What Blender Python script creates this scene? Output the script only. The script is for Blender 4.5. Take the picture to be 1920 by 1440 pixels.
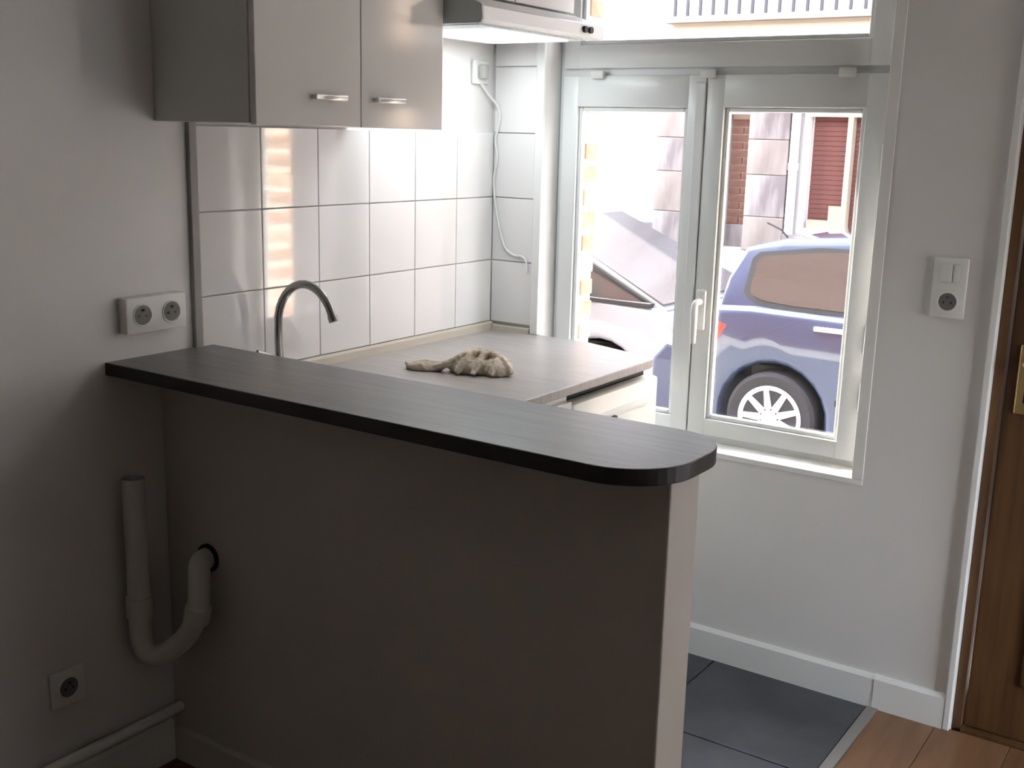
import bpy, bmesh, math, random
from mathutils import Vector, Matrix
random.seed(7)
for o in list(bpy.data.objects): bpy.data.objects.remove(o)
scene = bpy.context.scene
COL = scene.collection

# ------------------------------------------------------------------ camera
CAM = Vector((2.1108, -2.9775, 1.5435)); YAW, PITCH, ROLL, FPX = -0.5950, -0.2188, 0.0253, 2108.0
fw = Vector((math.sin(YAW)*math.cos(PITCH), math.cos(YAW)*math.cos(PITCH), math.sin(PITCH)))
rt = Vector((math.cos(YAW), -math.sin(YAW), 0)); up = rt.cross(fw)
r2 = rt*math.cos(ROLL) + up*math.sin(ROLL); u2 = up*math.cos(ROLL) - rt*math.sin(ROLL)
cd = bpy.data.cameras.new('camera'); cam = bpy.data.objects.new('camera', cd); COL.objects.link(cam)
cd.sensor_fit = 'HORIZONTAL'; cd.sensor_width = 36.0; cd.lens = FPX/1920*36.0; cd.clip_start = 0.02; cd.clip_end = 300
M = Matrix((r2, u2, -fw)).transposed().to_4x4(); M.translation = CAM; cam.matrix_world = M
scene.camera = cam

# ------------------------------------------------------------------ world, sun, exposure
SUN_AZ, SUN_EL = math.radians(14), math.radians(42)      # sun shines along the street, from -x and slightly from outside
world = bpy.data.worlds.new('world'); scene.world = world; world.use_nodes = True
nt = world.node_tree; nt.nodes.clear()
sky = nt.nodes.new('ShaderNodeTexSky'); sky.sky_type = 'NISHITA'; sky.sun_disc = False
sky.sun_elevation = SUN_EL; sky.sun_rotation = math.radians(-90) + SUN_AZ; sky.air_density = 1.0; sky.dust_density = 2.5
bgn = nt.nodes.new('ShaderNodeBackground'); bgn.inputs['Strength'].default_value = 0.75
wout = nt.nodes.new('ShaderNodeOutputWorld')
hsv = nt.nodes.new('ShaderNodeHueSaturation'); hsv.inputs['Saturation'].default_value = 0.38        # hazy, pale sky
nt.links.new(sky.outputs[0], hsv.inputs['Color']); nt.links.new(hsv.outputs[0], bgn.inputs[0]); nt.links.new(bgn.outputs[0], wout.inputs[0])
sd = bpy.data.lights.new('sun', 'SUN'); sd.energy = 11.0; sd.angle = math.radians(0.6); sd.color = (1.0, 0.93, 0.82)
sun = bpy.data.objects.new('sun', sd); COL.objects.link(sun)
sdir = Vector((math.cos(SUN_EL)*math.cos(SUN_AZ), -math.cos(SUN_EL)*math.sin(SUN_AZ), -math.sin(SUN_EL)))
sun.rotation_euler = sdir.to_track_quat('-Z', 'Y').to_euler(); sun.location = (-20, 8, 20)
vs = scene.view_settings
vs.view_transform = 'Standard'; vs.look = 'None'; vs.gamma = 1.0; vs.use_curve_mapping = False; vs.exposure = 2.2

# ------------------------------------------------------------------ materials
def mat(name, col, rough=0.5, metal=0.0, spec=0.5, col2=None, scale=8.0, stretch=(1, 1, 1), bump=0.0, bscale=60.0,
        coat=0.0, detail=4.0, lo=0.35, hi=0.65, trans=0.0):
    m = bpy.data.materials.new(name); m.use_nodes = True
    n = m.node_tree.nodes; l = m.node_tree.links; p = n['Principled BSDF']
    p.inputs['Base Color'].default_value = (*col, 1); p.inputs['Roughness'].default_value = rough
    p.inputs['Metallic'].default_value = metal; p.inputs['Specular IOR Level'].default_value = spec
    p.inputs['Coat Weight'].default_value = coat; p.inputs['Coat Roughness'].default_value = 0.05
    tc = n.new('ShaderNodeTexCoord'); mp = n.new('ShaderNodeMapping'); mp.inputs['Scale'].default_value = stretch
    l.new(tc.outputs['Object'], mp.inputs['Vector'])
    if col2 is not None:
        tx = n.new('ShaderNodeTexNoise'); tx.inputs['Scale'].default_value = scale; tx.inputs['Detail'].default_value = detail
        l.new(mp.outputs['Vector'], tx.inputs['Vector'])
        mr = n.new('ShaderNodeMapRange'); mr.inputs['From Min'].default_value = lo; mr.inputs['From Max'].default_value = hi
        l.new(tx.outputs['Fac'], mr.inputs['Value'])
        mx = n.new('ShaderNodeMix'); mx.data_type = 'RGBA'
        mx.inputs['A'].default_value = (*col, 1); mx.inputs['B'].default_value = (*col2, 1)
        l.new(mr.outputs['Result'], mx.inputs['Factor']); l.new(mx.outputs['Result'], p.inputs['Base Color'])
    if bump:
        tb = n.new('ShaderNodeTexNoise'); tb.inputs['Scale'].default_value = bscale; tb.inputs['Detail'].default_value = 3
        l.new(mp.outputs['Vector'], tb.inputs['Vector'])
        bp = n.new('ShaderNodeBump'); bp.inputs['Strength'].default_value = bump; bp.inputs['Distance'].default_value = 0.004
        l.new(tb.outputs['Fac'], bp.inputs['Height']); l.new(bp.outputs['Normal'], p.inputs['Normal'])
    return m

def glass_mat(name, tint=(1, 1, 1), refl=1.0):
    m = bpy.data.materials.new(name); m.use_nodes = True
    n = m.node_tree.nodes; l = m.node_tree.links; n.clear()
    t = n.new('ShaderNodeBsdfTransparent'); t.inputs[0].default_value = (*tint, 1)
    g = n.new('ShaderNodeBsdfGlossy'); g.inputs['Roughness'].default_value = 0.0
    fr = n.new('ShaderNodeFresnel'); ge = n.new('ShaderNodeNewGeometry')      # same reflectance on both faces of the thin pane
    mm = n.new('ShaderNodeMix'); mm.inputs['A'].default_value = 1.45; mm.inputs['B'].default_value = 1/1.45
    l.new(ge.outputs['Backfacing'], mm.inputs['Factor']); l.new(mm.outputs['Result'], fr.inputs['IOR'])
    mx = n.new('ShaderNodeMixShader'); o = n.new('ShaderNodeOutputMaterial')
    mu = n.new('ShaderNodeMath'); mu.operation = 'MULTIPLY'; mu.inputs[1].default_value = refl
    l.new(fr.outputs[0], mu.inputs[0]); l.new(mu.outputs[0], mx.inputs[0])
    l.new(t.outputs[0], mx.inputs[1]); l.new(g.outputs[0], mx.inputs[2]); l.new(mx.outputs[0], o.inputs[0])
    return m

MT = dict(
    wall=mat('wall_paint', (.76, .745, .73), .55, col2=(.72, .705, .69), scale=2.2, bump=.06, bscale=120),
    ceil=mat('ceiling_paint', (.72, .70, .66), .8, bump=.04),
    rear=mat('rear_wall_paint', (.66, .62, .56), .8, bump=.04),
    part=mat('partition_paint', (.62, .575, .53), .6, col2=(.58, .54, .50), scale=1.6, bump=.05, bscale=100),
    upvc=mat('white_window_frame', (.76, .78, .77), .28, spec=.5),
    trim=mat('white_trim', (.80, .80, .78), .35),
    tile=mat('white_glazed_tile', (.78, .765, .755), .06, spec=.8, col2=(.75, .735, .725), scale=1.3, bump=.015, bscale=9),
    grout=mat('grey_grout', (.56, .54, .52), .85),
    profile=mat('grey_tile_profile', (.30, .285, .27), .45, metal=.0),
    slate=mat('dark_floor_tile', (.035, .038, .045), .38, col2=(.065, .068, .078), scale=5, bump=.15, bscale=30),
    sgrout=mat('floor_grout', (.10, .10, .10), .9),
    strip=mat('metal_threshold', (.45, .44, .42), .35, metal=.9),
    wood=mat('laminate_floor', (.21, .105, .048), .42, col2=(.145, .068, .03), scale=4, stretch=(9, .8, 1), bump=.05),
    wood2=mat('laminate_floor_b', (.18, .088, .04), .42, col2=(.235, .12, .058), scale=4, stretch=(9, .8, 1), bump=.05),
    bar=mat('dark_wood_laminate', (.122, .119, .115), .36, spec=.6, col2=(.182, .176, .168), scale=5, stretch=(1.2, 16, 4), bump=.08, bscale=40, lo=.3, hi=.7),
    baredge=mat('dark_laminate_edge', (.030, .026, .022), .4),
    work=mat('grey_worktop', (.40, .37, .345), .33, spec=.5, col2=(.33, .30, .28), scale=6, stretch=(1, 12, 1)),
    plinth=mat('beige_upstand', (.50, .45, .37), .45),
    cab=mat('white_gloss_cabinet', (.71, .69, .66), .13, spec=.5),
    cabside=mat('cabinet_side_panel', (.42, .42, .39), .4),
    cabbody=mat('cabinet_carcass', (.66, .66, .63), .4),
    well=mat('socket_recess_shade', (.16, .155, .145), .5),  # dark colour carries the shade inside the socket openings
    metal=mat('brushed_steel', (.55, .54, .52), .28, metal=1.0),
    chrome=mat('dark_chrome', (.40, .39, .37), .18, metal=1.0),
    white=mat('white_plastic', (.76, .755, .73), .32),
    hood=mat('white_enamel', (.80, .81, .81), .25),
    hoodside=mat('grey_hood_end', (.55, .60, .60), .35),
    dark=mat('dark_plastic', (.02, .02, .02), .5),
    filt=mat('hood_filter', (.70, .73, .73), .4, col2=(.60, .63, .63), scale=90),
    fridge=mat('fridge_enamel', (.80, .80, .74), .3),
    rag=mat('beige_rag', (.50, .41, .31), .95, col2=(.64, .55, .45), scale=16, bump=.5, bscale=120),
    pipe=mat('white_pvc', (.66, .64, .60), .35),
    door=mat('brown_door_wood', (.13, .060, .020), .45, col2=(.075, .034, .012), scale=4, stretch=(14, 14, .8), bump=.08),
    brass=mat('brass', (.70, .52, .24), .3, metal=1.0),
    brick=mat('red_brick', (.44, .28, .20), .85, col2=(.36, .21, .14), scale=18, bump=.3),
    brickb=mat('orange_brick', (.54, .38, .28), .85, col2=(.45, .30, .20), scale=18, bump=.3),
    mortar=mat('pale_mortar', (.72, .64, .52), .9, bump=.2),
    asphalt=mat('asphalt', (.10, .10, .11), .85, col2=(.14, .14, .15), scale=25, bump=.3),
    pave=mat('pavement', (.34, .33, .31), .85, col2=(.29, .28, .265), scale=7),
    render=mat('white_render', (.40, .385, .375), .9, col2=(.20, .175, .18), scale=1.3, detail=7, lo=.55, hi=.85),
    stone=mat('pale_stone', (.32, .28, .25), .9, col2=(.18, .15, .14), scale=3.5, stretch=(1.5, 1.5, .5), detail=8, lo=.4, hi=.7),
    stonew=mat('stained_stone', (.32, .295, .285), .9, col2=(.18, .155, .155), scale=4.5, stretch=(2, 2, .5), detail=8, lo=.42, hi=.62),
    fbrick=mat('facade_brick', (.22, .115, .085), .9, col2=(.16, .08, .06), scale=12),
    blind=mat('brown_blind', (.20, .075, .06), .7, col2=(.15, .055, .045), scale=7),
    cream=mat('cream_paint', (.42, .38, .29), .6),
    dpipe=mat('white_downpipe', (.78, .78, .82), .45),
    wframe=mat('white_house_window', (.80, .79, .76), .45),
    rail=mat('grey_railing', (.05, .05, .06), .5),
    blue=mat('blue_car_paint', (.026, .042, .085), .12, spec=.6, coat=1.0),
    silver=mat('white_car_paint', (.26, .27, .285), .22, coat=1.0),
    bumper=mat('dark_bumper', (.045, .055, .10), .5),
    base=mat('stained_base', (.23, .21, .225), .9, col2=(.13, .11, .125), scale=3.2, stretch=(1.6, 1, .6), detail=8, lo=.42, hi=.68),
    screen=mat('hazy_windscreen', (.09, .085, .09), .16, spec=.5),
    tyre=mat('tyre_rubber', (.025, .025, .028), .8),
    rim=mat('silver_rim', (.80, .80, .80), .3, metal=.4),
    carglass=mat('car_glass', (.06, .05, .045), .03, spec=.8),
    rubber=mat('black_rubber', (.012, .012, .012), .6),
    red=mat('red_lamp', (.45, .03, .02), .15, coat=1.0),
    lampw=mat('clear_headlamp', (.6, .62, .65), .1, coat=1.0),
    pane=glass_mat('window_pane'),
)
MT['lamp'] = mat('lit_lamp_cover', (.9, .9, .9), .4)
_p = MT['lamp'].node_tree.nodes['Principled BSDF']; _p.inputs['Emission Color'].default_value = (.86, .95, 1, 1); _p.inputs['Emission Strength'].default_value = .12

# ------------------------------------------------------------------ builders
def wloc(o):
    v = Vector((0, 0, 0))
    while o is not None: v += o.location; o = o.parent
    return v

class B:
    def __init__(s): s.v = []; s.f = []; s.m = []
    def add(s, vs_, fs_, mi=0):
        k = len(s.v); s.v += [tuple(x) for x in vs_]; s.f += [tuple(i+k for i in f) for f in fs_]; s.m += [mi]*len(fs_); return s
    def box(s, x0, x1, y0, y1, z0, z1, mi=0):
        vs_ = [(x, y, z) for x in (x0, x1) for y in (y0, y1) for z in (z0, z1)]
        return s.add(vs_, [(0, 1, 3, 2), (4, 6, 7, 5), (0, 4, 5, 1), (2, 3, 7, 6), (0, 2, 6, 4), (1, 5, 7, 3)], mi)
    def cbox(s, x0, x1, y0, y1, z0, z1, c=.003, mi=0):
        bm = bmesh.new()
        vv = [bm.verts.new((x, y, z)) for x in (x0, x1) for y in (y0, y1) for z in (z0, z1)]
        for f in [(0, 1, 3, 2), (4, 6, 7, 5), (0, 4, 5, 1), (2, 3, 7, 6), (0, 2, 6, 4), (1, 5, 7, 3)]: bm.faces.new([vv[i] for i in f])
        bmesh.ops.bevel(bm, geom=list(bm.edges), offset=c, segments=2, profile=.5, affect='EDGES')
        bm.verts.index_update(); s.add([v.co[:] for v in bm.verts], [[v.index for v in f.verts] for f in bm.faces], mi); bm.free(); return s
    def prism(s, poly, axis, a, b, c=0, mi=0, seg=2):
        """poly: 2D points; axis: extrusion axis ('x','y','z')"""
        def P(p, t): return {'x': (t, p[0], p[1]), 'y': (p[0], t, p[1]), 'z': (p[0], p[1], t)}[axis]
        bm = bmesh.new(); n = len(poly)
        A = [bm.verts.new(P(p, a)) for p in poly]; Bv = [bm.verts.new(P(p, b)) for p in poly]
        bm.faces.new(A); bm.faces.new(list(reversed(Bv)))
        for i in range(n): bm.faces.new([A[i], Bv[i], Bv[(i+1) % n], A[(i+1) % n]])
        bmesh.ops.recalc_face_normals(bm, faces=bm.faces)
        if c:
            caps = [f for f in bm.faces if len(f.verts) == n]
            ed = list({e for f in caps for e in f.edges})
            bmesh.ops.bevel(bm, geom=ed, offset=c, segments=seg, profile=.5, affect='EDGES')
        bmesh.ops.triangulate(bm, faces=[f for f in bm.faces if len(f.verts) > 4])
        bm.verts.index_update(); s.add([v.co[:] for v in bm.verts], [[v.index for v in f.verts] for f in bm.faces], mi); bm.free(); return s
    def tube(s, pts, r, n=12, mi=0, cap=True):
        pts = [Vector(p) for p in pts]; rr = r if isinstance(r, (list, tuple)) else [r]*len(pts)
        vs_ = []; prev = None
        for i, p in enumerate(pts):
            t = (pts[min(i+1, len(pts)-1)] - pts[max(i-1, 0)]).normalized()
            if prev is None:
                a = Vector((0, 0, 1)) if abs(t.z) < .9 else Vector((1, 0, 0)); x = t.cross(a).normalized()
            else: x = (prev - t*prev.dot(t)).normalized()
            prev = x; y = t.cross(x)
            for k in range(n):
                a = 2*math.pi*k/n; vs_.append(p + (x*math.cos(a) + y*math.sin(a))*rr[i])
        fs_ = [(i*n+k, i*n+(k+1) % n, (i+1)*n+(k+1) % n, (i+1)*n+k) for i in range(len(pts)-1) for k in range(n)]
        if cap: fs_ += [tuple(range(n-1, -1, -1)), tuple((len(pts)-1)*n+k for k in range(n))]
        return s.add(vs_, fs_, mi)
    def lathe(s, prof, c, axis='y', n=32, mi=0):
        """prof: (radius, offset along axis)"""
        vs_ = []
        for r, t in prof:
            for k in range(n):
                a = 2*math.pi*k/n; p, q = r*math.cos(a), r*math.sin(a)
                vs_.append({'y': (c[0]+p, c[1]+t, c[2]+q), 'x': (c[0]+t, c[1]+p, c[2]+q), 'z': (c[0]+p, c[1]+q, c[2]+t)}[axis])
        fs_ = [(i*n+k, i*n+(k+1) % n, (i+1)*n+(k+1) % n, (i+1)*n+k) for i in range(len(prof)-1) for k in range(n)]
        fs_ += [tuple(range(n)), tuple((len(prof)-1)*n+k for k in range(n))]
        return s.add(vs_, fs_, mi)
def _build(s, name, mats, parent=None, smooth=False, loc=None):
    if not s.v:                                              # no geometry of its own: an Empty that carries the parts
        o = bpy.data.objects.new(name, None); COL.objects.link(o); return o
    off = wloc(parent) if parent else Vector(loc or (0, 0, 0))
    me = bpy.data.meshes.new(name); me.from_pydata([Vector(v)-off for v in s.v], [], s.f)
    for m in (mats if isinstance(mats, (list, tuple)) else [mats]): me.materials.append(MT[m])
    for p, mi in zip(me.polygons, s.m): p.material_index = mi
    bm = bmesh.new(); bm.from_mesh(me); bmesh.ops.recalc_face_normals(bm, faces=bm.faces); bm.to_mesh(me); bm.free()
    if smooth:
        for p in me.polygons: p.use_smooth = True
        me.set_sharp_from_angle(angle=math.radians(38))
    o = bpy.data.objects.new(name, me); COL.objects.link(o)
    if parent: o.parent = parent
    elif loc: o.location = loc
    return o
B.build = _build

def inst(name, mesh, loc, parent):
    o = bpy.data.objects.new(name, mesh); COL.objects.link(o); o.parent = parent; o.location = Vector(loc) - wloc(parent); return o
def tag(o, label, cat, group=None):
    o['label'] = label; o['category'] = cat
    if group: o['group'] = group
    return o
def struct(o, label=None):
    o['kind'] = 'structure'
    if label: o['label'] = label
    return o
def thing(name, label, cat, loc, group=None):
    o = bpy.data.objects.new(name, None); COL.objects.link(o); o.location = loc; o.empty_display_size = .1
    return tag(o, label, cat, group)
def arc(cx, cy, r, a0, a1, n):
    return [(cx + r*math.cos(math.radians(a0+(a1-a0)*i/n)), cy + r*math.sin(math.radians(a0+(a1-a0)*i/n))) for i in range(n+1)]

def smoothpath(p, it=2):
    p = [Vector(a) for a in p]
    for _ in range(it):
        q = [p[0]]
        for a, b_ in zip(p, p[1:]): q += [a*.75+b_*.25, a*.25+b_*.75]
        p = q + [p[-1]]
    return p

# ------------------------------------------------------------------ room shell
RX, RY, CZ = 3.0, -4.7, 2.55
TH = .29                                                     # thickness of the street wall
WX0, WX1, WZ0, WZ1 = .195, 1.229, .645, 2.22                 # window opening
DX0, DX1 = 1.556, 2.43                                       # door opening
floor = struct(B().box(0, RX, RY, .35, -.10, -.012).build('floor', 'sgrout'), 'kitchen floor of dark tiles beside warm brown laminate')
tm = {}
def piece(parent, name, mats, x0, x1, y0, y1, z0, z1, c=.002):
    """a small chamfered slab that shares its mesh with slabs of the same size"""
    k = (name, mats, round(x1-x0, 4), round(y1-y0, 4), round(z1-z0, 4))
    cx, cy, cz = (x0+x1)/2, (y0+y1)/2, (z0+z1)/2
    if k not in tm:
        b = B().cbox(x0-cx, x1-cx, y0-cy, y1-cy, z0-cz, z1-cz, c); o = b.build(name, mats); tm[k] = o.data
        o.parent = parent; o.location = Vector((cx, cy, cz)) - wloc(parent); return o
    return inst(name, tm[k], (cx, cy, cz), parent)
GX = [.0, .42, .87, 1.335]; GY = [-.001, -.45, -.90, -1.32]
for i in range(3):
    for j in range(3):
        piece(floor, 'floor_tile', 'slate', GX[i]+.002, GX[i+1]-.002, GY[j+1]+.002, GY[j]-.002, -.012, 0)
pw = .19; x = 0.0; row = 0
while x < RX:                                                # laminate boards run towards the street wall
    x1 = min(x+pw, RX); ytop = .0
    if x1 <= 1.335 + .05: ytop = -1.32
    a = x if not (x < 1.365 < x1) else 1.365
    if x < 1.365 and x1 > 1.365: piece(floor, 'plank', 'wood', x+.0008, 1.365, RY, -1.321, -.012, 0, .001)
    y = ytop; k = row*.37 % 1.2
    first = True
    while y > RY:
        L = 1.2 - (k if first else 0); first = False
        y0 = max(y-L, RY)
        if y-y0 > .02: piece(floor, 'plank', 'wood' if random.random() < .5 else 'wood2', max(a, x)+.0008, x1-.0008, y0+.0008, y-.0008, -.012, 0, .001)
        y = y0
    x = x1; row += 1
struct(B().box(0, RX, RY, 0, CZ, CZ+.1).build('ceiling', 'ceil'))
wl = struct(B().box(-.15, 0, RY, TH, -.1, CZ+.1).build('wall_left', 'wall'), 'white painted side wall with tiled splashback')
LX0, LX1, LZ0 = 2.50, 2.94, .50                              # unseen side light by the door; it and the fanlight are added to brighten the room
wb = B()
for (x0, x1, z0, z1) in [(0, WX0, -.1, CZ+.1), (WX0, WX1, -.1, WZ0), (WX0, WX1, WZ1, CZ+.1), (WX1, DX0, -.1, CZ+.1), (DX0, DX1, 2.06, 2.12), (DX0, DX1, 2.50, CZ+.1), (DX1, LX0, -.1, CZ+.1), (LX0, LX1, -.1, LZ0), (LX0, LX1, 2.50, CZ+.1), (LX1, RX, -.1, CZ+.1)]:
    wb.box(x0, x1, 0, TH, z0, z1)
wbk = struct(wb.build('wall_back', 'wall'), 'white street wall with the window and the entrance door')
VY0, VY1, VZ0, VZ1 = -.92, -.08, .02, 1.50                     # unseen glazed opening added in the side wall to brighten the room
struct(B().box(RX, RX+.15, RY, VY0, -.1, CZ+.1).box(RX, RX+.15, VY1, TH, -.1, CZ+.1).box(RX, RX+.15, VY0, VY1, -.1, VZ0).box(RX, RX+.15, VY0, VY1, VZ1, CZ+.1).build('wall_right', 'rear'))
struct(B().box(-.15, RX+.15, RY-.15, RY, -.1, CZ+.1).build('wall_rear', 'rear'))
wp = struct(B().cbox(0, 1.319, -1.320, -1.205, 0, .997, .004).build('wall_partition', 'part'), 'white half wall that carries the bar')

# splashback: grout bed, glazed tiles, upper metal edge
ZR, TS = 1.546, .2
B().box(0, .004, -1.2, 0, .92, ZR-.002).build('grout_bed', 'grout', wl)
for j in range(3):
    for i in range(6):
        piece(wl, 'tile', 'tile', 0.0005, .010, -TS*(i+1)+.0013, -TS*i-.0013-(.010 if i == 0 else 0), ZR-TS*(j+1)+.0013, ZR-TS*j-.0013, .0014)
B().box(0.0, .166, -.004, 0, .92, ZR+.42).build('grout_bed', 'grout', wbk)
for j in range(-2, 3):
    piece(wbk, 'tile', 'tile', .0113, .1647, -.010, -.0005, ZR-TS*(j+1)+.0013, ZR-TS*j-.0013, .0014)
struct(B().cbox(0, .013, -1.222, -1.2005, .0, 1.556, .002).build('trim_1', 'profile'), 'grey metal strip closing the edge of the wall tiles')
struct(B().cbox(.166, .195, -.014, .002, .92, 2.25, .003).build('trim_2', 'trim'), 'white strip between the corner tiles and the window')
struct(B().cbox(WX1, WX1+.030, -.004, .002, WZ0+.0005, 2.25, .0015).build('trim_3', 'trim'), 'white casing strip beside the window on the door side')
struct(B().prism([(-.003, WZ0-.016), (-.003, WZ0+.0), (.07, WZ0+.008), (.07, WZ0-.016)], 'x', WX0+.0, WX1+.030, .0015).build('trim_4', 'trim'), 'white inner window ledge')
struct(B().cbox(1.335, 1.366, -1.32, -.001, -.004, .0035, .0015).build('trim_5', 'strip'), 'metal threshold strip between dark tiles and laminate')
struct(B().prism([(-.014, 0), (-.014, .086), (-.006, .096), (0, .096), (0, 0)], 'x', 0, 1.347, .0).build('baseboard_back', 'trim'), 'white baseboard below the window')
struct(B().prism([(-.016, 0), (-.016, .088), (-.007, .098), (0, .098), (0, 0)], 'x', 1.3475, 1.538, .0).build('baseboard_back', 'trim'), 'short white baseboard beside the entrance door')
struct(B().prism([(0, 0), (.014, 0), (.014, .10), (.006, .108), (0, .108)], 'y', RY, -1.335, 0).build('baseboard_left', 'trim'), 'white baseboard along the side wall')
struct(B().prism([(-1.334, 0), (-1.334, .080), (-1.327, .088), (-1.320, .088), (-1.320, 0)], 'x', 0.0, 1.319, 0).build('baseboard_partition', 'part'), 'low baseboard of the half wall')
struct(B().cbox(1.5385, DX0, -.018, 0, 0, 2.075, .003).build('trim_6', 'trim'), 'white casing strip of the entrance door')

# ------------------------------------------------------------------ window
FY = .07
win = struct(B().build('window_1', 'upvc'), 'white double casement window with a transom light above')
fr = B()
FX0, FX1 = WX0+.002, WX1-.002
fz0, fz1, tz0, tz1 = WZ0+.006, WZ1-.002, 1.728, 1.765
fr.box(FX0, FX0+.035, FY+.012, FY+.062, fz0, fz1); fr.box(FX1-.035, FX1, FY+.012, FY+.062, fz0, fz1)
fr.box(FX0+.035, FX1-.035, FY+.012, FY+.062, fz0, fz0+.03); fr.box(FX0+.035, FX1-.035, FY+.012, FY+.062, fz1-.035, fz1)
fr.box(FX0+.035, FX1-.035, FY+.012, FY+.062, tz0-.012, tz1)
fr.build('window_frame', 'upvc', win)
def sash(x0, x1, z0, z1, gx0, gx1, gz0, gz1, name):
    b = B(); y0, y1 = FY-.004, FY+.046
    b.cbox(x0, gx0, y0, y1, z0, z1, .004); b.cbox(gx1, x1, y0, y1, z0, z1, .004)
    b.cbox(gx0-.004, gx1+.004, y0+.0005, y1, z0, gz0, .004); b.cbox(gx0-.004, gx1+.004, y0+.0005, y1, gz1, z1, .004)
    s = b.build(name, 'upvc', win, smooth=True)
    g = B(); w = .013                                           # glazing beads, bevelled towards the glass
    for (a0, a1, c0, c1) in [(gx0, gx0+w, gz0, gz1), (gx1-w, gx1, gz0, gz1), (gx0+w, gx1-w, gz0, gz0+w), (gx0+w, gx1-w, gz1-w, gz1)]:
        g.cbox(a0, a1, y0+.010, y0+.03, c0, c1, .004)
    g.build('glazing_bead', 'upvc', s)
    B().box(gx0+.002, gx1-.002, y0+.028, y0+.032, gz0+.002, gz1-.002).build('pane', 'pane', s)
    return s
SM = .695
s1 = sash(FX0+.018, SM-.001, .672, 1.722, .268, .638, .715, 1.630, 'sash')
s2 = sash(SM+.001, FX1-.018, .672, 1.722, .752, 1.155, .722, 1.632, 'sash')
s3 = sash(FX0+.018, FX1-.018, 1.742, 2.20, .268, 1.155, 1.812, 2.14, 'transom_sash')
B().cbox(SM-.030, SM-.0015, FY-.010, FY-.004, .675, 1.70, .002).build('cover_strip', 'upvc', s1)
hb = B().cbox(.705, .737, FY-.018, FY-.004, .99, 1.11, .006)
hb.tube([(.721, FY-.018, 1.075), (.721, FY-.045, 1.075), (.721, FY-.052, 1.068), (.721, FY-.054, 1.05), (.721, FY-.052, 1.0), (.721, FY-.050, .955)], [.010, .010, .0105, .011, .010, .008], 10)
hb.build('handle', 'white', s2, smooth=True)
for z in (.86, 1.02, 1.50):
    B().tube([(FX1-.010, FY-.012, z-.04), (FX1-.010, FY-.012, z+.04)], .0075, 10).build('hinge', 'white', win, smooth=True)
for xx in (.34, .70, 1.10):
    B().cbox(xx-.022, xx+.022, FY-.020, FY+.0, 1.712, 1.736, .005).build('latch', 'white', win, smooth=True)

win2_fill = struct(B().build('window_fill_2', 'upvc'), 'low white window added unseen in the side wall for light')  # out-of-view window, added to let more daylight in
B().box(RX+.05, RX+.10, VY0+.001, VY0+.06, VZ0+.001, VZ1-.001).box(RX+.05, RX+.10, VY1-.06, VY1-.001, VZ0+.001, VZ1-.001).box(RX+.05, RX+.10, VY0+.06, VY1-.06, VZ0+.001, VZ0+.06).box(RX+.05, RX+.10, VY0+.06, VY1-.06, VZ1-.06, VZ1-.001).box(RX+.05, RX+.10, (VY0+VY1)/2-.04, (VY0+VY1)/2+.04, VZ0+.06, VZ1-.06).build('window_frame', 'upvc', win2_fill)
for (a, b_) in ((VY0+.06, (VY0+VY1)/2-.04), ((VY0+VY1)/2+.04, VY1-.06)): B().box(RX+.073, RX+.077, a, b_, VZ0+.06, VZ1-.06).build('pane', 'pane', win2_fill)

for nm, x0, x1, z0, lab in (('window_fill_3', DX0, DX1, 2.12, 'unseen fanlight added above the entrance door for light'), ('window_fill_4', LX0, LX1, LZ0, 'unseen narrow side light added beside the entrance door for light')):  # out-of-view glazing, added to brighten the left wall
    w_ = struct(B().build(nm, 'upvc'), lab)
    B().box(x0+.001, x0+.04, .10, .15, z0+.001, 2.499).box(x1-.04, x1-.001, .10, .15, z0+.001, 2.499).box(x0+.04, x1-.04, .10, .15, z0+.001, z0+.04).box(x0+.04, x1-.04, .10, .15, 2.46, 2.499).build('window_frame', 'upvc', w_)
    B().box(x0+.04, x1-.04, .123, .127, z0+.04, 2.46).build('pane', 'pane', w_)

# brick jambs of the street side
for side, xw, n0 in ((0, WX0, 0), (1, WX1, 3)):
    B().box(*( (WX0, WX0+.012) if side == 0 else (WX1-.012, WX1)), .135, TH, WZ0, WZ1).build('mortar_bed', 'mortar', wbk)
    k = 0; z = WZ0+.01
    while z < WZ1-.05:
        spl = .215 if (k+n0) % 2 else .265
        for (ya, yb) in ((.137, spl-.006), (spl+.006, TH+.004)) if spl < .25 else ((.137, TH+.004),):
            xa, xb = (WX0+.002, WX0+.018) if side == 0 else (WX1-.018, WX1-.002)
            piece(wbk, 'brick', 'brick' if (k % 3) else 'brickb', xa, xb, ya, yb, z, z+.050, .003)
        z += .074; k += 1
B().box(WX0, WX1, .135, TH+.04, WZ0-.06, WZ0-.005).build('outer_sill', 'pave', wbk)

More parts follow.
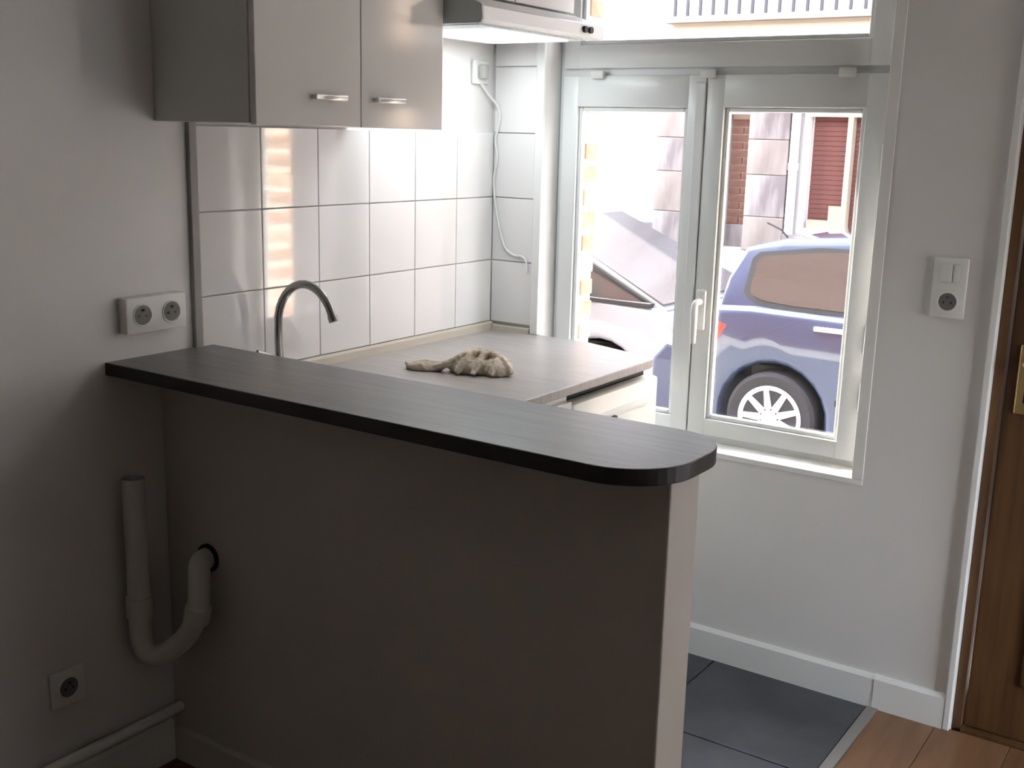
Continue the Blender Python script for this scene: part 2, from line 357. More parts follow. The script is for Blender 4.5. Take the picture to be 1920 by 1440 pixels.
# ------------------------------------------------------------------ entrance door
door = struct(B().build('door_1', 'door'), 'dark brown wooden entrance door')
B().box(DX0+.001, DX0+.024, .012, .10, 0, 2.055).box(DX1-.024, DX1-.001, .012, .10, 0, 2.055).box(DX0+.024, DX1-.024, .012, .10, 2.03, 2.055).build('door_frame', 'door', door)
dl = B().cbox(DX0+.028, DX1-.028, .030, .072, .008, 2.026, .003).build('door_leaf', 'door', door)
for (z0, z1) in ((.16, .84), (1.16, 1.90)):
    for (x0, x1) in ((DX0+.15, 1.96), (2.03, DX1-.15)):
        B().cbox(x0, x1, .020, .032, z0, z1, .008).build('panel', 'door', dl)
lk = B().cbox(1.610, 1.657, .022, .031, .885, 1.062, .004).build('lock_plate', 'brass', dl)
B().tube([(1.634, .022, 1.02), (1.634, -.02, 1.02), (1.642, -.028, 1.02), (1.74, -.030, 1.018)], .009, 10).build('lever', 'brass', dl, smooth=True)
B().cbox(1.630, 1.638, .019, .023, .915, .945, .001).build('keyhole', 'dark', dl)
B().box(DX0+.026, DX1-.026, .001, .10, -.012, .006).build('door_sill', 'door', door)

# ------------------------------------------------------------------ bar top
poly = [(.0005, -1.468)] + arc(1.238, -1.338, .130, -90, 0, 12) + arc(1.258, -1.276, .110, 0, 90, 12) + [(.0005, -1.166)]
bt = B().prism(poly, 'z', .9985, 1.028, .0025).build('bar_top', ['bar', 'baredge'], None, smooth=False)
for p in bt.data.polygons:
    if abs(p.normal.z) < .5: p.material_index = 1
tag(bt, 'long dark wood laminate bar top with a rounded end', 'counter')

# ------------------------------------------------------------------ worktop run
ZW = .92
t = thing('worktop', 'pale grey laminate worktop below the tiled wall', 'worktop', (.33, -.6, ZW-.024))
pts = [(.011, -.012), (.165, -.012), (.20, -.003), (.367, -.003), (.640, -.092), (.662, -.115), (.668, -.14), (.668, -.80), (.011, -.80)]
slab = B().prism(pts, 'z', ZW-.024, ZW, .003)
slab.box(.011, .668, -1.163, -1.14, ZW-.024, ZW); slab.box(.011, .12, -1.14, -.80, ZW-.024, ZW); slab.box(.53, .668, -1.14, -.80, ZW-.024, ZW)
slab.build('slab', 'work', t)
B().prism([(.0105, ZW), (.024, ZW), (.022, ZW+.020), (.016, ZW+.026), (.0105, ZW+.026)], 'y', -1.163, -.011).build('upstand', 'plinth', t)
B().prism([(-.0105, ZW), (-.022, ZW), (-.02, ZW+.014), (-.0105, ZW+.018)], 'x', .025, .165).build('upstand', 'plinth', t)
sk = thing('sink', 'steel sink bowl set into the worktop behind the bar', 'sink', (.32, -.97, ZW-.14))
sb = B(); X0, X1, Y0, Y1 = .122, .528, -1.138, -.815
sb.box(X0-.012, X0+.012, Y0-.0, Y1+.012, ZW+.0005, ZW+.003).box(X1-.012, X1+.012, Y0, Y1+.012, ZW+.0005, ZW+.003).box(X0+.012, X1-.012, Y0-.0, Y0+.012, ZW+.0005, ZW+.003).box(X0+.012, X1-.012, Y1-.012, Y1+.012, ZW+.0005, ZW+.003)
sb.build('rim', 'metal', sk)
bw = B().box(X0, X0+.003, Y0, Y1, ZW-.14, ZW).box(X1-.003, X1, Y0, Y1, ZW-.14, ZW).box(X0, X1, Y0, Y0+.003, ZW-.14, ZW).box(X0, X1, Y1-.003, Y1, ZW-.14, ZW).box(X0, X1, Y0, Y1, ZW-.143, ZW-.14)
bw.build('bowl', 'metal', sk)
B().lathe([(.03, 0), (.035, .002), (.028, .004), (.02, .004)], (.32, -.97, ZW-.14), 'z', 20).build('drain', 'chrome', sk, smooth=True)
fc = thing('faucet', 'arched chrome faucet rising behind the bar in front of the tiles', 'faucet', (.072, -1.01, ZW+.001))
B().lathe([(.024, 0.001), (.024, .012), (.018, .018), (.016, .05), (.012, .055)], (.072, -1.01, ZW), 'z', 20).build('base', 'chrome', fc, smooth=True)
sp = [(.072, -1.01, .965), (.070, -1.01, 1.0), (.069, -1.01, 1.03)]
for i in range(1, 15):
    a = math.radians(180 - i*11.2); sp.append((.164 + .096*math.cos(a), -1.01, 1.062 + .112*math.sin(a) + (.0)))
B().tube(sp, [.0105]*len(sp), 12).build('spout', 'chrome', fc, smooth=True)
B().tube([sp[-1], (sp[-1][0]+.006, -1.01, sp[-1][2]-.014)], .0125, 12).build('aerator', 'chrome', fc, smooth=True)
B().tube([(.072, -1.03, .985), (.072, -1.055, .995), (.072, -1.085, 1.005)], .006, 8).build('lever', 'chrome', fc, smooth=True)

bc = thing('base_cabinet', 'white sink cabinet under the worktop next to the half wall', 'cabinet', (.33, -.85, 0))
B().box(.02, .636, -1.200, -.545, .10, .70).box(.02, .110, -1.2, -.545, .70, .884).box(.54, .636, -1.2, -.545, .70, .884).box(.11, .54, -.60, -.545, .70, .884).box(.11, .54, -1.2, -1.150, .70, .884).build('body', 'cab', bc)
B().box(.02, .58, -1.19, -.55, 0, .10).build('toe_kick', 'cabside', bc)
for (a, b_) in ((-1.198, -.875), (-.871, -.548)):
    d = B().cbox(.637, .655, a, b_, .105, .872, .002).build('door', 'cab', bc)
    yy = b_-.04 if a < -1 else a+.04
    B().tube([(.655, yy, .72), (.675, yy, .72), (.675, yy, .82), (.655, yy, .82)], .005, 8).build('handle', 'metal', d, smooth=True)
fg = thing('refrigerator', 'small white refrigerator under the worktop by the window', 'refrigerator', (.33, -.3, 0))
B().cbox(.04, .600, -.535, -.06, .02, .845, .004).build('body', 'fridge', fg)
fd = B().cbox(.606, .655, -.537, -.058, .05, .862, .010).build('door', 'fridge', fg, smooth=True)
B().cbox(.40, .605, -.537, -.058, .846, .894, .002).build('gap_shade', 'dark', fg)  # dark block in the gap under the worktop, shade put into its colour
B().prism([(.655, .792), (.672, .800), (.672, .808), (.655, .812)], 'y', -.50, -.10, .001).build('grip_lip', 'fridge', fd)
B().cbox(.655, .676, -.355, -.335, .770, .797, .002).build('grip_bracket', 'dark', fd)
for (xx, yy) in ((.10, -.49), (.10, -.10), (.55, -.49), (.55, -.10)): B().lathe([(.018, 0), (.018, .02)], (xx, yy, 0), 'z', 12).build('foot', 'dark', fg)

# crumpled rag on the worktop
def rag():
    ax = Vector((.92, .39, 0)).normalized(); ay = Vector((-ax.y, ax.x, 0)); c0 = Vector((.345, -.615, ZW))
    T = lambda p: c0 + ax*p[0] + ay*p[1] + Vector((0, 0, p[2]))
    b = B()
    def ell(c, r, n=20, m=12):
        vs_ = []; fs_ = []
        for i in range(m+1):
            t = math.pi*i/m
            for k in range(n):
                a = 2*math.pi*k/n; vs_.append(T((c[0]+r[0]*math.sin(t)*math.cos(a), c[1]+r[1]*math.sin(t)*math.sin(a), c[2]+r[2]*math.cos(t))))
        for i in range(m):
            for k in range(n): fs_.append((i*n+k, i*n+(k+1) % n, (i+1)*n+(k+1) % n, (i+1)*n+k))
        b.add(vs_, fs_)
    ell((.035, 0, .016), (.070, .050, .028)); ell((.100, -.006, .014), (.042, .046, .030)); ell((-.095, -.012, .008), (.055, .026, .014))
    folds = [([(-.07, -.02, .010), (-.02, -.032, .026), (.012, -.004, .050), (.045, .032, .048), (.07, .05, .012)], .0105),
             ([(.0, -.055, .006), (.018, -.040, .034), (.035, -.008, .057), (.080, .020, .050), (.12, .034, .010)], .0095),
             ([(.048, -.064, .006), (.056, -.040, .036), (.066, .0, .055), (.10, .022, .044)], .0085),
             ([(.142, -.030, .006), (.124, -.020, .036), (.09, .0, .050), (.05, .022, .056), (.0, .034, .040), (-.04, .034, .008)], .011),
             ([(.095, -.060, .006), (.100, -.042, .034), (.108, -.010, .046), (.128, .020, .030)], .008),
             ([(-.15, -.014, .008), (-.10, .002, .018), (-.05, -.012, .016), (0, -.026, .028)], .010)]
    for p, r in folds: b.tube(smoothpath([T(q) for q in p]), r, 10)
    o = b.build('cleaning_rag', 'rag', None, loc=tuple(c0))
    m = o.modifiers.new('remesh', 'REMESH'); m.mode = 'VOXEL'; m.voxel_size = .0035
    m2 = o.modifiers.new('smooth', 'SMOOTH'); m2.iterations = 3; m2.factor = .5
    me = bpy.data.meshes.new_from_object(o.evaluated_get(bpy.context.evaluated_depsgraph_get()))
    o.modifiers.clear(); o.data = me
    from mathutils import noise
    for v in me.vertices:
        v.co += v.normal*(.0028*noise.noise(v.co*70) + .0014*noise.noise(v.co*160)); v.co.z = max(v.co.z, .0008)
    for p in me.polygons: p.use_smooth = True
    return tag(o, 'crumpled beige cleaning rag lying on the worktop', 'rag')
rag()

# ------------------------------------------------------------------ wall cabinets and hood
def bar_handle(par, y0, y1, z, xf):
    b = B().tube([(xf, y0+.012, z), (xf+.020, y0+.012, z)], .005, 8).tube([(xf, y1-.012, z), (xf+.020, y1-.012, z)], .005, 8)
    b.cbox(xf+.017, xf+.025, y0, y1, z-.006, z+.006, .002); b.build('handle', 'metal', par, smooth=True)
XC = .322
wc = thing('wall_cabinet', 'white two-door wall cabinet hung above the faucet', 'cabinet', (.16, -.99, 1.55))
B().cbox(0.001, XC-.019, -1.306, -.676, 1.552, 2.25, .002).build('body', 'cabbody', wc)
for (a, b_, hy0, hy1) in ((-1.304, -.9825, -1.150, -1.050), (-.9795, -.678, -.948, -.848)):
    d = B().cbox(XC-.018, XC, a, b_, 1.549, 2.248, .002).build('door', 'cab', wc)
    bar_handle(d, hy0, hy1, 1.612, XC)
hc = thing('wall_cabinet', 'white wall cabinet above the extractor hood', 'cabinet', (.16, -.37, 1.885))
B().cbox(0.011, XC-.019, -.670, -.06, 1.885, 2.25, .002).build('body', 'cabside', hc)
for (a, b_, h) in ((-.668, -.367, -.42), (-.363, -.062, -.30)):
    d = B().cbox(XC-.018, XC, a, b_, 1.888, 2.248, .002).build('door', 'cab', hc)
    bar_handle(d, h-.05, h+.05, 1.96, XC)
hd = thing('range_hood', 'slim white extractor hood with a dark grey end cap', 'range hood', (.2, -.37, 1.81))
B().prism([(.011, 1.814), (.428, 1.811), (.432, 1.816), (.430, 1.846), (.424, 1.850), (.335, 1.880), (.011, 1.882)], 'y', -.662, -.075, .002).build('body', 'hood', hd)
B().prism([(.011, 1.808), (.430, 1.805), (.437, 1.814), (.434, 1.850), (.424, 1.855), (.335, 1.883), (.011, 1.883)], 'y', -.672, -.6625, .002).build('end_cap', 'hoodside', hd)
B().box(.05, .39, -.62, -.12, 1.806, 1.8115).build('filter', 'filt', hd)
B().cbox(.12, .38, -.56, -.18, 1.7995, 1.8055, .002).build('lamp_cover', 'lamp', hd)
hl = bpy.data.lights.new('hood_lamp', 'AREA'); hl.shape = 'RECTANGLE'; hl.size = .26; hl.size_y = .38; hl.energy = .68; hl.color = (.86, .95, 1.0)
ho = bpy.data.objects.new('hood_lamp', hl); COL.objects.link(ho); ho.location = (.25, -.37, 1.798)
for yy in (-.185, -.155): B().tube([(.431, yy, 1.831), (.440, yy, 1.831)], .009, 14).build('knob', 'dark', hd, smooth=True)

# ------------------------------------------------------------------ sockets, switch, cable, pipes
def well(b_x, c, r, par, ax='x'):
    """round socket insert: ring, flat disc coloured as the recess shade and pin"""
    x, y, z = c
    if ax == 'x':
        w = B().lathe([(r, 0), (r, .0015), (r*.92, .0022), (r*.86, .0005)], (x, y, z), 'x', 28)
        w.build('socket_ring', 'white', par, smooth=True)
        B().lathe([(r*.86, -.0), (r*.84, .0009)], (x, y, z), 'x', 28).build('socket_well_shade', 'well', par, smooth=True)
        B().tube([(x, y, z+r*.45), (x+.008, y, z+r*.45)], .0025, 8).tube([(x, y-.0095, z-.002), (x+.0016, y-.0095, z-.002)], .003, 8).tube([(x, y+.0095, z-.002), (x+.0016, y+.0095, z-.002)], .003, 8).build('pin', 'dark', par)
    else:
        B().lathe([(r, 0), (r, -.0015), (r*.92, -.0022), (r*.86, -.0005)], (x, y, z), 'y', 28).build('socket_ring', 'white', par, smooth=True)
        B().lathe([(r*.86, 0), (r*.84, -.0009)], (x, y, z), 'y', 28).build('socket_well_shade', 'well', par, smooth=True)
        B().tube([(x, y, z+r*.45), (x, y-.008, z+r*.45)], .0025, 8).tube([(x-.0095, y, z-.002), (x-.0095, y-.0016, z-.002)], .003, 8).tube([(x+.0095, y, z-.002), (x+.0095, y-.0016, z-.002)], .003, 8).build('pin', 'dark', par)
ds = thing('double_socket', 'white surface-mounted double wall socket above the bar', 'socket', (0, -1.345, 1.127))
B().cbox(0, .030, -1.428, -1.262, 1.086, 1.168, .004).build('box', 'white', ds, smooth=True)
for yy in (-1.385, -1.305): well(0, (.0302, yy, 1.127), .026, ds)
ls = thing('wall_socket', 'single white wall socket low on the wall near the baseboard', 'socket', (0, -1.615, .31))
B().cbox(0, .012, -1.657, -1.573, .268, .352, .004).build('plate', 'white', ls, smooth=True)
well(0, (.0122, -1.615, .31), .027, ls)
hs = thing('hood_socket', 'small white socket on the wall below the extractor hood', 'socket', (0, -.085, 1.725))
B().cbox(0, .012, -.125, -.045, 1.69, 1.762, .005).build('plate', 'white', hs, smooth=True)
B().cbox(.0122, .030, -.105, -.068, 1.705, 1.748, .005).build('plug', 'cabside', hs, smooth=True)
sw = thing('switch_socket', 'white light switch above a socket on the wall by the entrance door', 'switch', (1.431, 0, 1.19))
B().cbox(1.389, 1.473, -.012, 0, 1.113, 1.267, .004).build('plate', 'white', sw, smooth=True)
B().cbox(1.408, 1.436, -.017, -.0122, 1.205, 1.250, .002).cbox(1.438, 1.454, -.015, -.0122, 1.205, 1.250, .002).build('rocker', 'white', sw, smooth=True)
well(0, (1.431, -.0122, 1.155), .026, sw, 'y')
cb = [(.012, -.085, 1.69), (.013, -.05, 1.66), (.022, -.018, 1.635), (.038, -.0150, 1.60), (.030, -.0150, 1.56), (.016, -.0150, 1.52), (.030, -.0150, 1.475), (.022, -.0150, 1.435), (.014, -.0150, 1.40), (.022, -.0150, 1.33), (.038, -.0150, 1.26), (.060, -.0150, 1.19), (.095, -.0150, 1.165), (.130, -.0150, 1.168), (.148, -.0150, 1.155), (.152, -.0150, 1.115)]
tag(B().tube(smoothpath(cb), .0035, 8).build('power_cable', 'white', None, smooth=True, loc=(.03, -.015, 1.1)), 'thin white cable hanging down the tiled corner', 'cable')

dp = thing('drain_standpipe', 'white plastic drain pipe with a trap in the corner below the bar', 'pipe', (.05, -1.44, .30))
B().tube([(.048, -1.445, .375), (.048, -1.445, .765)], .0255, 20, cap=False).tube([(.048, -1.445, .60), (.048, -1.445, .765)], .0225, 20, cap=False).lathe([(.030, 0), (.030, .05)], (.048, -1.445, .43), 'z', 20).build('standpipe', 'pipe', dp, smooth=True)
B().lathe([(.0224, 0), (.0224, .002)], (.048, -1.445, .745), 'z', 16).build('bore_shade', 'dark', dp)  # dark disc stands in for the shade inside the open pipe
tr = smoothpath([(.048, -1.445, .43), (.048, -1.445, .355), (.070, -1.43, .325), (.105, -1.41, .345), (.150, -1.39, .39), (.172, -1.38, .45), (.178, -1.378, .50), (.176, -1.375, .54), (.165, -1.365, .558), (.150, -1.345, .560), (.145, -1.322, .560)])
B().tube(tr, .025, 16).build('trap_bend', 'pipe', dp, smooth=True)
B().tube([(.1665, -1.381, .428), (.176, -1.379, .468)], .030, 16).build('union_nut', 'pipe', dp, smooth=True)
B().lathe([(.034, 0), (.034, .006)], (.147, -1.3265, .560), 'y', 20).build('wall_collar', 'dark', dp)
hp = thing('heating_pipe', 'thin painted pipe running above the baseboard of the side wall', 'pipe', (.025, -2.6, .14))
B().tube([(.026, RY+.02, .142), (.026, -1.322, .142)], .013, 12).build('tube', 'trim', hp, smooth=True)
for yy in (-1.45, -2.1, -2.9, -3.7): B().cbox(0, .02, yy-.01, yy+.01, .120, .132, .002).build('clip', 'trim', hp)

# ------------------------------------------------------------------ street
ZS = -.55
struct(B().box(-40, 40, 1.6, 5.3, ZS-.2, ZS).build('road', 'asphalt'), 'grey asphalt street')
struct(B().box(-40, 40, TH+.001, 1.59, ZS-.1, ZS+.10).build('pavement', 'pave'), 'pavement in front of the window')
struct(B().box(RX+.16, 30, -14, .0295, ZS-.1, ZS+.10).build('yard', 'pave'), 'unseen paved yard added beside the house')  # unseen ground, added to bounce daylight in through the side opening
struct(B().box(-40, 40, 5.31, 6.5, ZS-.1, ZS+.12).build('pavement', 'pave'), 'pavement below the houses across the street')
struct(B().box(-40, -.16, .03, TH, ZS, 4.2).box(RX+.16, 40, .16, TH, ZS, 4.2).box(-.16, RX+.16, 0.0, TH, CZ+.101, 4.2).box(-.16, RX+.16, .0, TH, ZS, -.101).build('wall_facade', 'fbrick'), 'brown brick street front of the house around the kitchen')
struct(B().box(RX+.16, 40, .03, .159, ZS, 4.2).build('wall_yard_bounce', 'render'), 'unseen rendered wall added along the yard for neutral bounce light')  # unseen, added in a neutral colour to keep a red cast out

# house across the street
FYB = 6.5
hz = thing('town_house', 'pale rendered town house across the street with a balcony', 'building', (-1, 7, ZS))
wx0, wx1, wz0, wz1 = -1.385, -.42, .76, 1.80
sx0, sx1, sz0, sz1 = -2.075, -1.84, .60, 1.76
hw = B()
for (a, b_, c, d) in [(-14, sx0, ZS, 6.2), (sx0, sx1, ZS, sz0), (sx0, sx1, sz1, 6.2), (sx1, wx0, ZS, 6.2), (wx0, wx1, ZS, wz0), (wx0, wx1, wz1, 6.2), (wx1, 12, ZS, 6.2)]:
    hw.box(a, b_, FYB, FYB+.35, c, d)
hw.build('wall', 'render', hz)
B().box(sx0, sx1, FYB+.12, FYB+.2, sz0, sz1).build('recess_back', 'mortar', hz)
rb = hz
zz = sz0+.005; kk = 0
while zz < sz1-.06:
    if zz > .80:
        for (a, b_) in (((sx0+.004, sx0+.112), (sx0+.122, sx1-.004)) if kk % 2 else ((sx0+.004, sx0+.17), (sx0+.18, sx1-.004))):
            piece(rb, 'brick', 'fbrick', a, b_, FYB+.10, FYB+.13, zz, zz+.055, .003)
    zz += .066; kk += 1
B().box(sx0+.002, sx1-.002, FYB+.085, FYB+.118, sz0, .80).build('base_panel', 'stonew', hz)
for (a, b_, c, m) in [(-1.84, -1.475, 2.3, 'stone'), (-2.73, -2.42, 2.1, 'stone'), (-4.6, -4.25, 2.1, 'stone')]:
    zz = ZS+.12; k = 0
    while zz < c:                                            # pilasters of stacked stone blocks
        h = .30 if k % 2 else .36
        piece(hz, 'stone_block', 'stone' if (k+int(a*10)) % 2 else 'stonew', a, b_, FYB-.075, FYB, zz+.0015, min(zz+h, c)-.0015, .006)
        zz += h; k += 1
for (a, b_) in ((-14, -4.6), (-4.25, -2.73), (-2.42, -2.075)): B().cbox(a, b_, FYB-.03, FYB, ZS+.12, .78, .012).build('plinth', 'base', hz)
B().tube([(-1.428, FYB-.05, .72), (-1.428, FYB-.05, 2.4)], .038, 14).tube([(-1.428, FYB-.05, 1.3), (-1.428, FYB-.05, 1.36)], .045, 14).build('downpipe', 'dpipe', hz, smooth=True)
B().tube([(-1.428, FYB-.05, ZS+.13), (-1.428, FYB-.05, .72)], .045, 14).build('downpipe_foot', 'rail', hz, smooth=True)
wf = B().box(wx0, wx0+.05, FYB+.03, FYB+.12, wz0, wz1).box(wx1-.05, wx1, FYB+.03, FYB+.12, wz0, wz1).box(wx0+.05, wx1-.05, FYB+.03, FYB+.12, wz0, wz0+.05).box(wx0+.05, wx1-.05, FYB+.03, FYB+.12, wz1-.05, wz1)
wfo = wf.build('window', 'wframe', hz)
B().box(-1.01, -.965, FYB+.025, FYB+.115, wz0+.05, wz1-.05).build('mullion', 'cream', wfo)
B().box(-1.30, -1.01, FYB+.035, FYB+.08, wz0+.05, wz0+.125).box(-1.12, -1.01, FYB+.035, FYB+.08, wz0+.125, wz0+.25).build('sash_corner', 'cream', wfo)
zz = wz0+.052
while zz < wz1-.07:                                          # lowered brown slat blind behind the glass
    piece(hz, 'blind_slat', 'blind', wx0+.052, wx1-.052, FYB+.13, FYB+.16, zz, zz+.0395, .003); zz += .041
B().box(wx0+.05, wx1-.05, FYB+.165, FYB+.20, wz0+.05, wz1-.05).build('blind_backing', 'blind', hz)
B().box(wx0-.08, wx1+.08, FYB-.10, FYB+.03, wz0-.085, wz0-.002).build('sill', 'stone', hz)
B().box(wx0-.10, wx1+.10, FYB-.03, FYB+.01, wz1, wz1+.16).build('lintel', 'wframe', hz)
bal = B().box(-2.45, 2.6, 5.9, FYB, 2.485, 2.535).build('balcony_slab', 'stone', hz)
B().box(-2.40, 2.6, 5.98, FYB, 2.24, 2.484).build('balcony_fascia', 'cream', bal)
xx = -2.38
while xx < 2.55:
    piece(hz, 'baluster', 'rail', xx-.011, xx+.011, 5.955, 5.977, 2.535, 3.44, .002); xx += .115
B().box(-2.42, 2.58, 5.94, 5.985, 3.44, 3.48).build('handrail', 'rail', hz)

# cars
def wheel(car, cx, yface, cz, sgn, R=.31, rr=.215, spokes=9):
    """sgn -1: face looks towards -y"""
    y = yface
    prof = [(rr, .0), (rr+.015, -.006), (R-.03, -.008), (R-.006, .012), (R, .04), (R, .16), (R-.02, .185), (rr, .19)]
    w = B().lathe([(r, t if sgn < 0 else -t) for r, t in prof], (cx, y, cz), 'y', 40).build('wheel', 'tyre', car, smooth=True)
    s = -1 if sgn < 0 else 1
    b = B()
    n = 40
    ring = [(rr, .03), (rr+.002, -.007), (rr-.006, -.010), (rr-.028, .0), (rr-.034, .03)]
    b.lathe([(r, t*-s if s > 0 else t) for r, t in ring], (cx, y, cz), 'y', n)
    b.lathe([(.055, .03), (.055, -.006), (.045, -.012), (.01, -.012)] if s < 0 else [(.055, -.03), (.055, .006), (.045, .012), (.01, .012)], (cx, y, cz), 'y', 20)
    for k in range(spokes):
        a = 2*math.pi*k/spokes + .35
        d = Vector((math.cos(a), 0, math.sin(a))); q = Vector((-math.sin(a), 0, math.cos(a))); c = Vector((cx, y, cz))
        pts = []
        for (r, hw_) in ((.045, .026), (rr-.02, .017)):
            for t in (-.004, .02):
                for e in (-1, 1): pts.append(c + d*r + q*(hw_*e) + Vector((0, t if s < 0 else -t, 0)))
        b.add(pts, [(0, 1, 3, 2), (4, 6, 7, 5), (0, 4, 5, 1), (2, 3, 7, 6), (0, 2, 6, 4), (1, 5, 7, 3)])
    b.build('rim', 'rim', w, smooth=True)
    B().lathe([(rr-.03, .026), (rr-.03, .03)] if s < 0 else [(rr-.03, -.026), (rr-.03, -.03)], (cx, y, cz), 'y', 32).build('brake_disc', 'dark', w)
    return w
def arch_pts(cx, cz, r, zb, n=14):
    a = math.degrees(math.asin((zb-cz)/r)); p = arc(cx, cz, r, 180-a, a, n); return p
def car(name, label, x0, y0, prof_low, prof_top, wheels, paint, glass_polys, WY=1.70, ztop_in=.16):
    root = thing(name, label, 'car', (x0, y0+WY/2, ZS))
    zb = ZS+.20; P = lambda p: (x0+p[0], ZS+p[1])
    pts = [P(p) for p in prof_low]
    for cx in sorted(wheels, reverse=True):
        pts += list(reversed(arch_pts(x0+cx, ZS+.31, .365, zb)))
    B().prism(pts, 'y', y0, y0+WY, .055, seg=3).build('body', paint, root, smooth=True)
    # cabin: profile pulled in towards the roof
    lowz = min(p[1] for p in prof_top); hiz = max(p[1] for p in prof_top)
    vs_ = []; n = len(prof_top)
    for side in (0, 1):
        for p in prof_top:
            k = (p[1]-lowz)/(hiz-lowz); inn = .035 + ztop_in*k
            vs_.append((x0+p[0], y0+inn if side == 0 else y0+WY-inn, ZS+p[1]))
    bm = bmesh.new(); V = [bm.verts.new(v) for v in vs_]
    bm.faces.new(V[:n]); bm.faces.new(list(reversed(V[n:])))
    for i in range(n): bm.faces.new([V[i], V[n+i], V[n+(i+1) % n], V[(i+1) % n]])
    bmesh.ops.recalc_face_normals(bm, faces=bm.faces)
    bmesh.ops.bevel(bm, geom=[e for f in bm.faces if len(f.verts) == n for e in f.edges], offset=.03, segments=3, profile=.5, affect='EDGES')
    bmesh.ops.triangulate(bm, faces=[f for f in bm.faces if len(f.verts) > 4]); bm.verts.index_update()
    b = B().add([v.co[:] for v in bm.verts], [[v.index for v in f.verts] for f in bm.faces]); bm.free()
    b.build('cabin', paint, root, smooth=True)
    def side_panel(poly, nm, m, proud, grow=0.0, par=None):
        out = None
        cxm = sum(p[0] for p in poly)/len(poly); czm = sum(p[1] for p in poly)/len(poly)
        pp = []
        for p in poly:
            dx, dz = p[0]-cxm, p[1]-czm; L = math.hypot(dx, dz); pp.append((p[0]+dx/L*grow, p[1]+dz/L*grow))
        for side in (0, 1):
            vv = []
            for d in (proud, -.02):
                for p in pp:
                    k = (p[1]-lowz)/(hiz-lowz); inn = .035 + ztop_in*k - d
                    vv.append((x0+p[0], y0+inn if side == 0 else y0+WY-inn, ZS+p[1]))
            m_ = len(pp); fs = [tuple(range(m_)), tuple(range(2*m_-1, m_-1, -1))] + [(i, m_+i, m_+(i+1) % m_, (i+1) % m_) for i in range(m_)]
            o = B().add(vv, fs).build(nm, m, par or root); out = out or o
        return out
    for g in glass_polys:
        side_panel(g, 'window_seal', 'rubber', .003, .042); side_panel(g, 'side_window', 'carglass', .006)
    for cx in wheels:
        for s, yf in ((-1, y0+.02), (1, y0+WY-.02)): wheel(root, x0+cx, yf, ZS+.31, s)
    B().box(x0+.3, x0+max(wheels)+.3, y0+.21, y0+WY-.21, ZS+.19, ZS+.62).build('underbody', 'dark', root)
    return root
# blue hatchback, tail towards -x
X0, Y0 = -1.03, 3.9
low = [(.08, .20), (.03, .30), (.0, .48), (.02, .72), (.06, .90), (.10, 1.02), (.35, 1.035), (2.2, 1.0), (2.75, .93), (3.35, .82), (3.62, .70), (3.72, .50), (3.70, .30), (3.62, .20)]
top = [(.10, .98), (.13, 1.20), (.22, 1.40), (.48, 1.475), (1.0, 1.515), (1.7, 1.50), (2.05, 1.43), (2.85, .98)]
gl = [[(.30, 1.13), (.32, 1.32), (.36, 1.355), (.70, 1.40), (1.06, 1.425), (1.06, 1.055), (.60, 1.06), (.40, 1.075), (.33, 1.10)], [(1.14, 1.05), (1.14, 1.43), (1.72, 1.41), (2.0, 1.34), (2.55, 1.05)]]
bc_ = car('parked_car', 'dark blue hatchback parked across the street, seen from the side', X0, Y0, low, top, [.52, 3.02], 'blue', gl)
for yy in (Y0-.004, Y0+1.70-.10): B().prism([(X0+.03, ZS+.76), (X0+.06, ZS+.93), (X0+.19, ZS+.90), (X0+.13, ZS+.78)], 'y', yy, yy+.104, .01).build('rear_lamp', 'red', bc_)
for hx in (.88, 1.92): B().cbox(X0+hx-.10, X0+hx+.10, Y0-.022, Y0+.004, ZS+.925, ZS+.955, .008).build('door_handle', 'rim', bc_)
for hx in (1.10, 2.15): B().box(X0+hx-.004, X0+hx+.004, Y0-.0015, Y0+.03, ZS+.30, ZS+.98).build('door_seam', 'rubber', bc_)
B().cbox(X0+.95, X0+2.6, Y0-.008, Y0+.01, ZS+.46, ZS+.50, .004).build('side_moulding', 'rubber', bc_)
B().tube([(X0+.45, Y0+.3, ZS+1.47), (X0+.40, Y0+.3, ZS+1.52), (X0+.30, Y0+.3, ZS+1.56)], .006, 6).build('aerial', 'rubber', bc_)
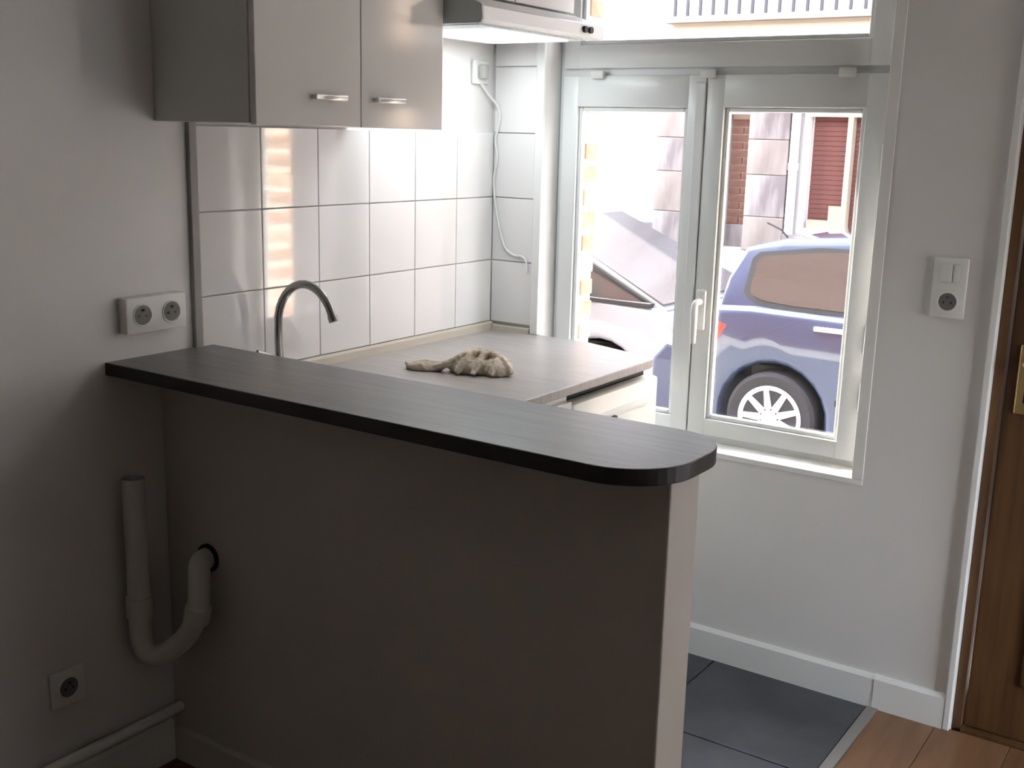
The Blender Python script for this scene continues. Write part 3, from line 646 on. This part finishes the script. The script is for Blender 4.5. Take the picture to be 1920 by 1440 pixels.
# pale monospace behind it, nose towards +x
X1_, Y1_ = -4.78, 3.92
low2 = [(.10, .20), (.03, .40), (.02, .80), (.06, .98), (2.4, .97), (3.0, .96), (3.42, .945), (3.56, .87), (3.65, .74), (3.68, .50), (3.66, .30), (3.58, .20)]
top2 = [(.06, .95), (.10, 1.30), (.22, 1.52), (.9, 1.60), (1.7, 1.58), (2.2, 1.50), (2.82, 1.235), (3.46, .93)]
gl2 = [[(.35, 1.05), (.40, 1.42), (1.1, 1.48), (1.1, 1.02)], [(1.2, 1.02), (1.2, 1.48), (1.75, 1.47), (2.12, 1.42), (2.74, 1.19), (3.27, .975), (3.1, .97), (2.2, .985)]]
pc = car('parked_car', 'white monospace car parked behind the blue hatchback', X1_, Y1_, low2, top2, [.65, 2.95], 'silver', gl2)
B().prism([(X1_+3.42, ZS+.70), (X1_+3.36, ZS+.84), (X1_+3.51, ZS+.82), (X1_+3.61, ZS+.70)], 'y', Y1_-.004, Y1_+.1, .008).build('headlamp', 'lampw', pc)
B().prism([(X1_+3.55, ZS+.35), (X1_+3.55, ZS+.62), (X1_+3.685, ZS+.60), (X1_+3.69, ZS+.35)], 'y', Y1_+.1, Y1_+1.6, .01).build('grille', 'dark', pc)
B().prism([(X1_+3.40, ZS+.22), (X1_+3.40, ZS+.60), (X1_+3.50, ZS+.72), (X1_+3.67, ZS+.68), (X1_+3.70, ZS+.50), (X1_+3.67, ZS+.22)], 'y', Y1_-.012, Y1_+1.712, .02).build('bumper', 'bumper', pc)
B().add([(X1_+2.28, Y1_+.20, ZS+1.483), (X1_+2.28, Y1_+1.50, ZS+1.483), (X1_+3.42, Y1_+1.62, ZS+.967), (X1_+3.42, Y1_+.08, ZS+.967), (X1_+2.27, Y1_+.20, ZS+1.46), (X1_+2.27, Y1_+1.50, ZS+1.46), (X1_+3.40, Y1_+1.62, ZS+.94), (X1_+3.40, Y1_+.08, ZS+.94)], [(0, 1, 2, 3), (7, 6, 5, 4), (0, 4, 5, 1), (1, 5, 6, 2), (2, 6, 7, 3), (3, 7, 4, 0)]).build('windscreen', 'screen', pc)
B().cbox(X1_+1.1, X1_+3.36, Y1_+.0, Y1_+.06, ZS+.942, ZS+.974, .006).build('belt_strip', 'rubber', pc)
B().tube([(X1_+2.30, Y1_+.165, ZS+1.44), (X1_+2.82, Y1_+.085, ZS+1.205), (X1_+3.36, Y1_+.05, ZS+.955)], .020, 8).build('front_pillar', 'rubber', pc)
B().cbox(X1_+2.72, X1_+2.84, Y1_-.14, Y1_-.0, ZS+.99, ZS+1.12, .03).build('wing_mirror', 'silver', pc, smooth=True)
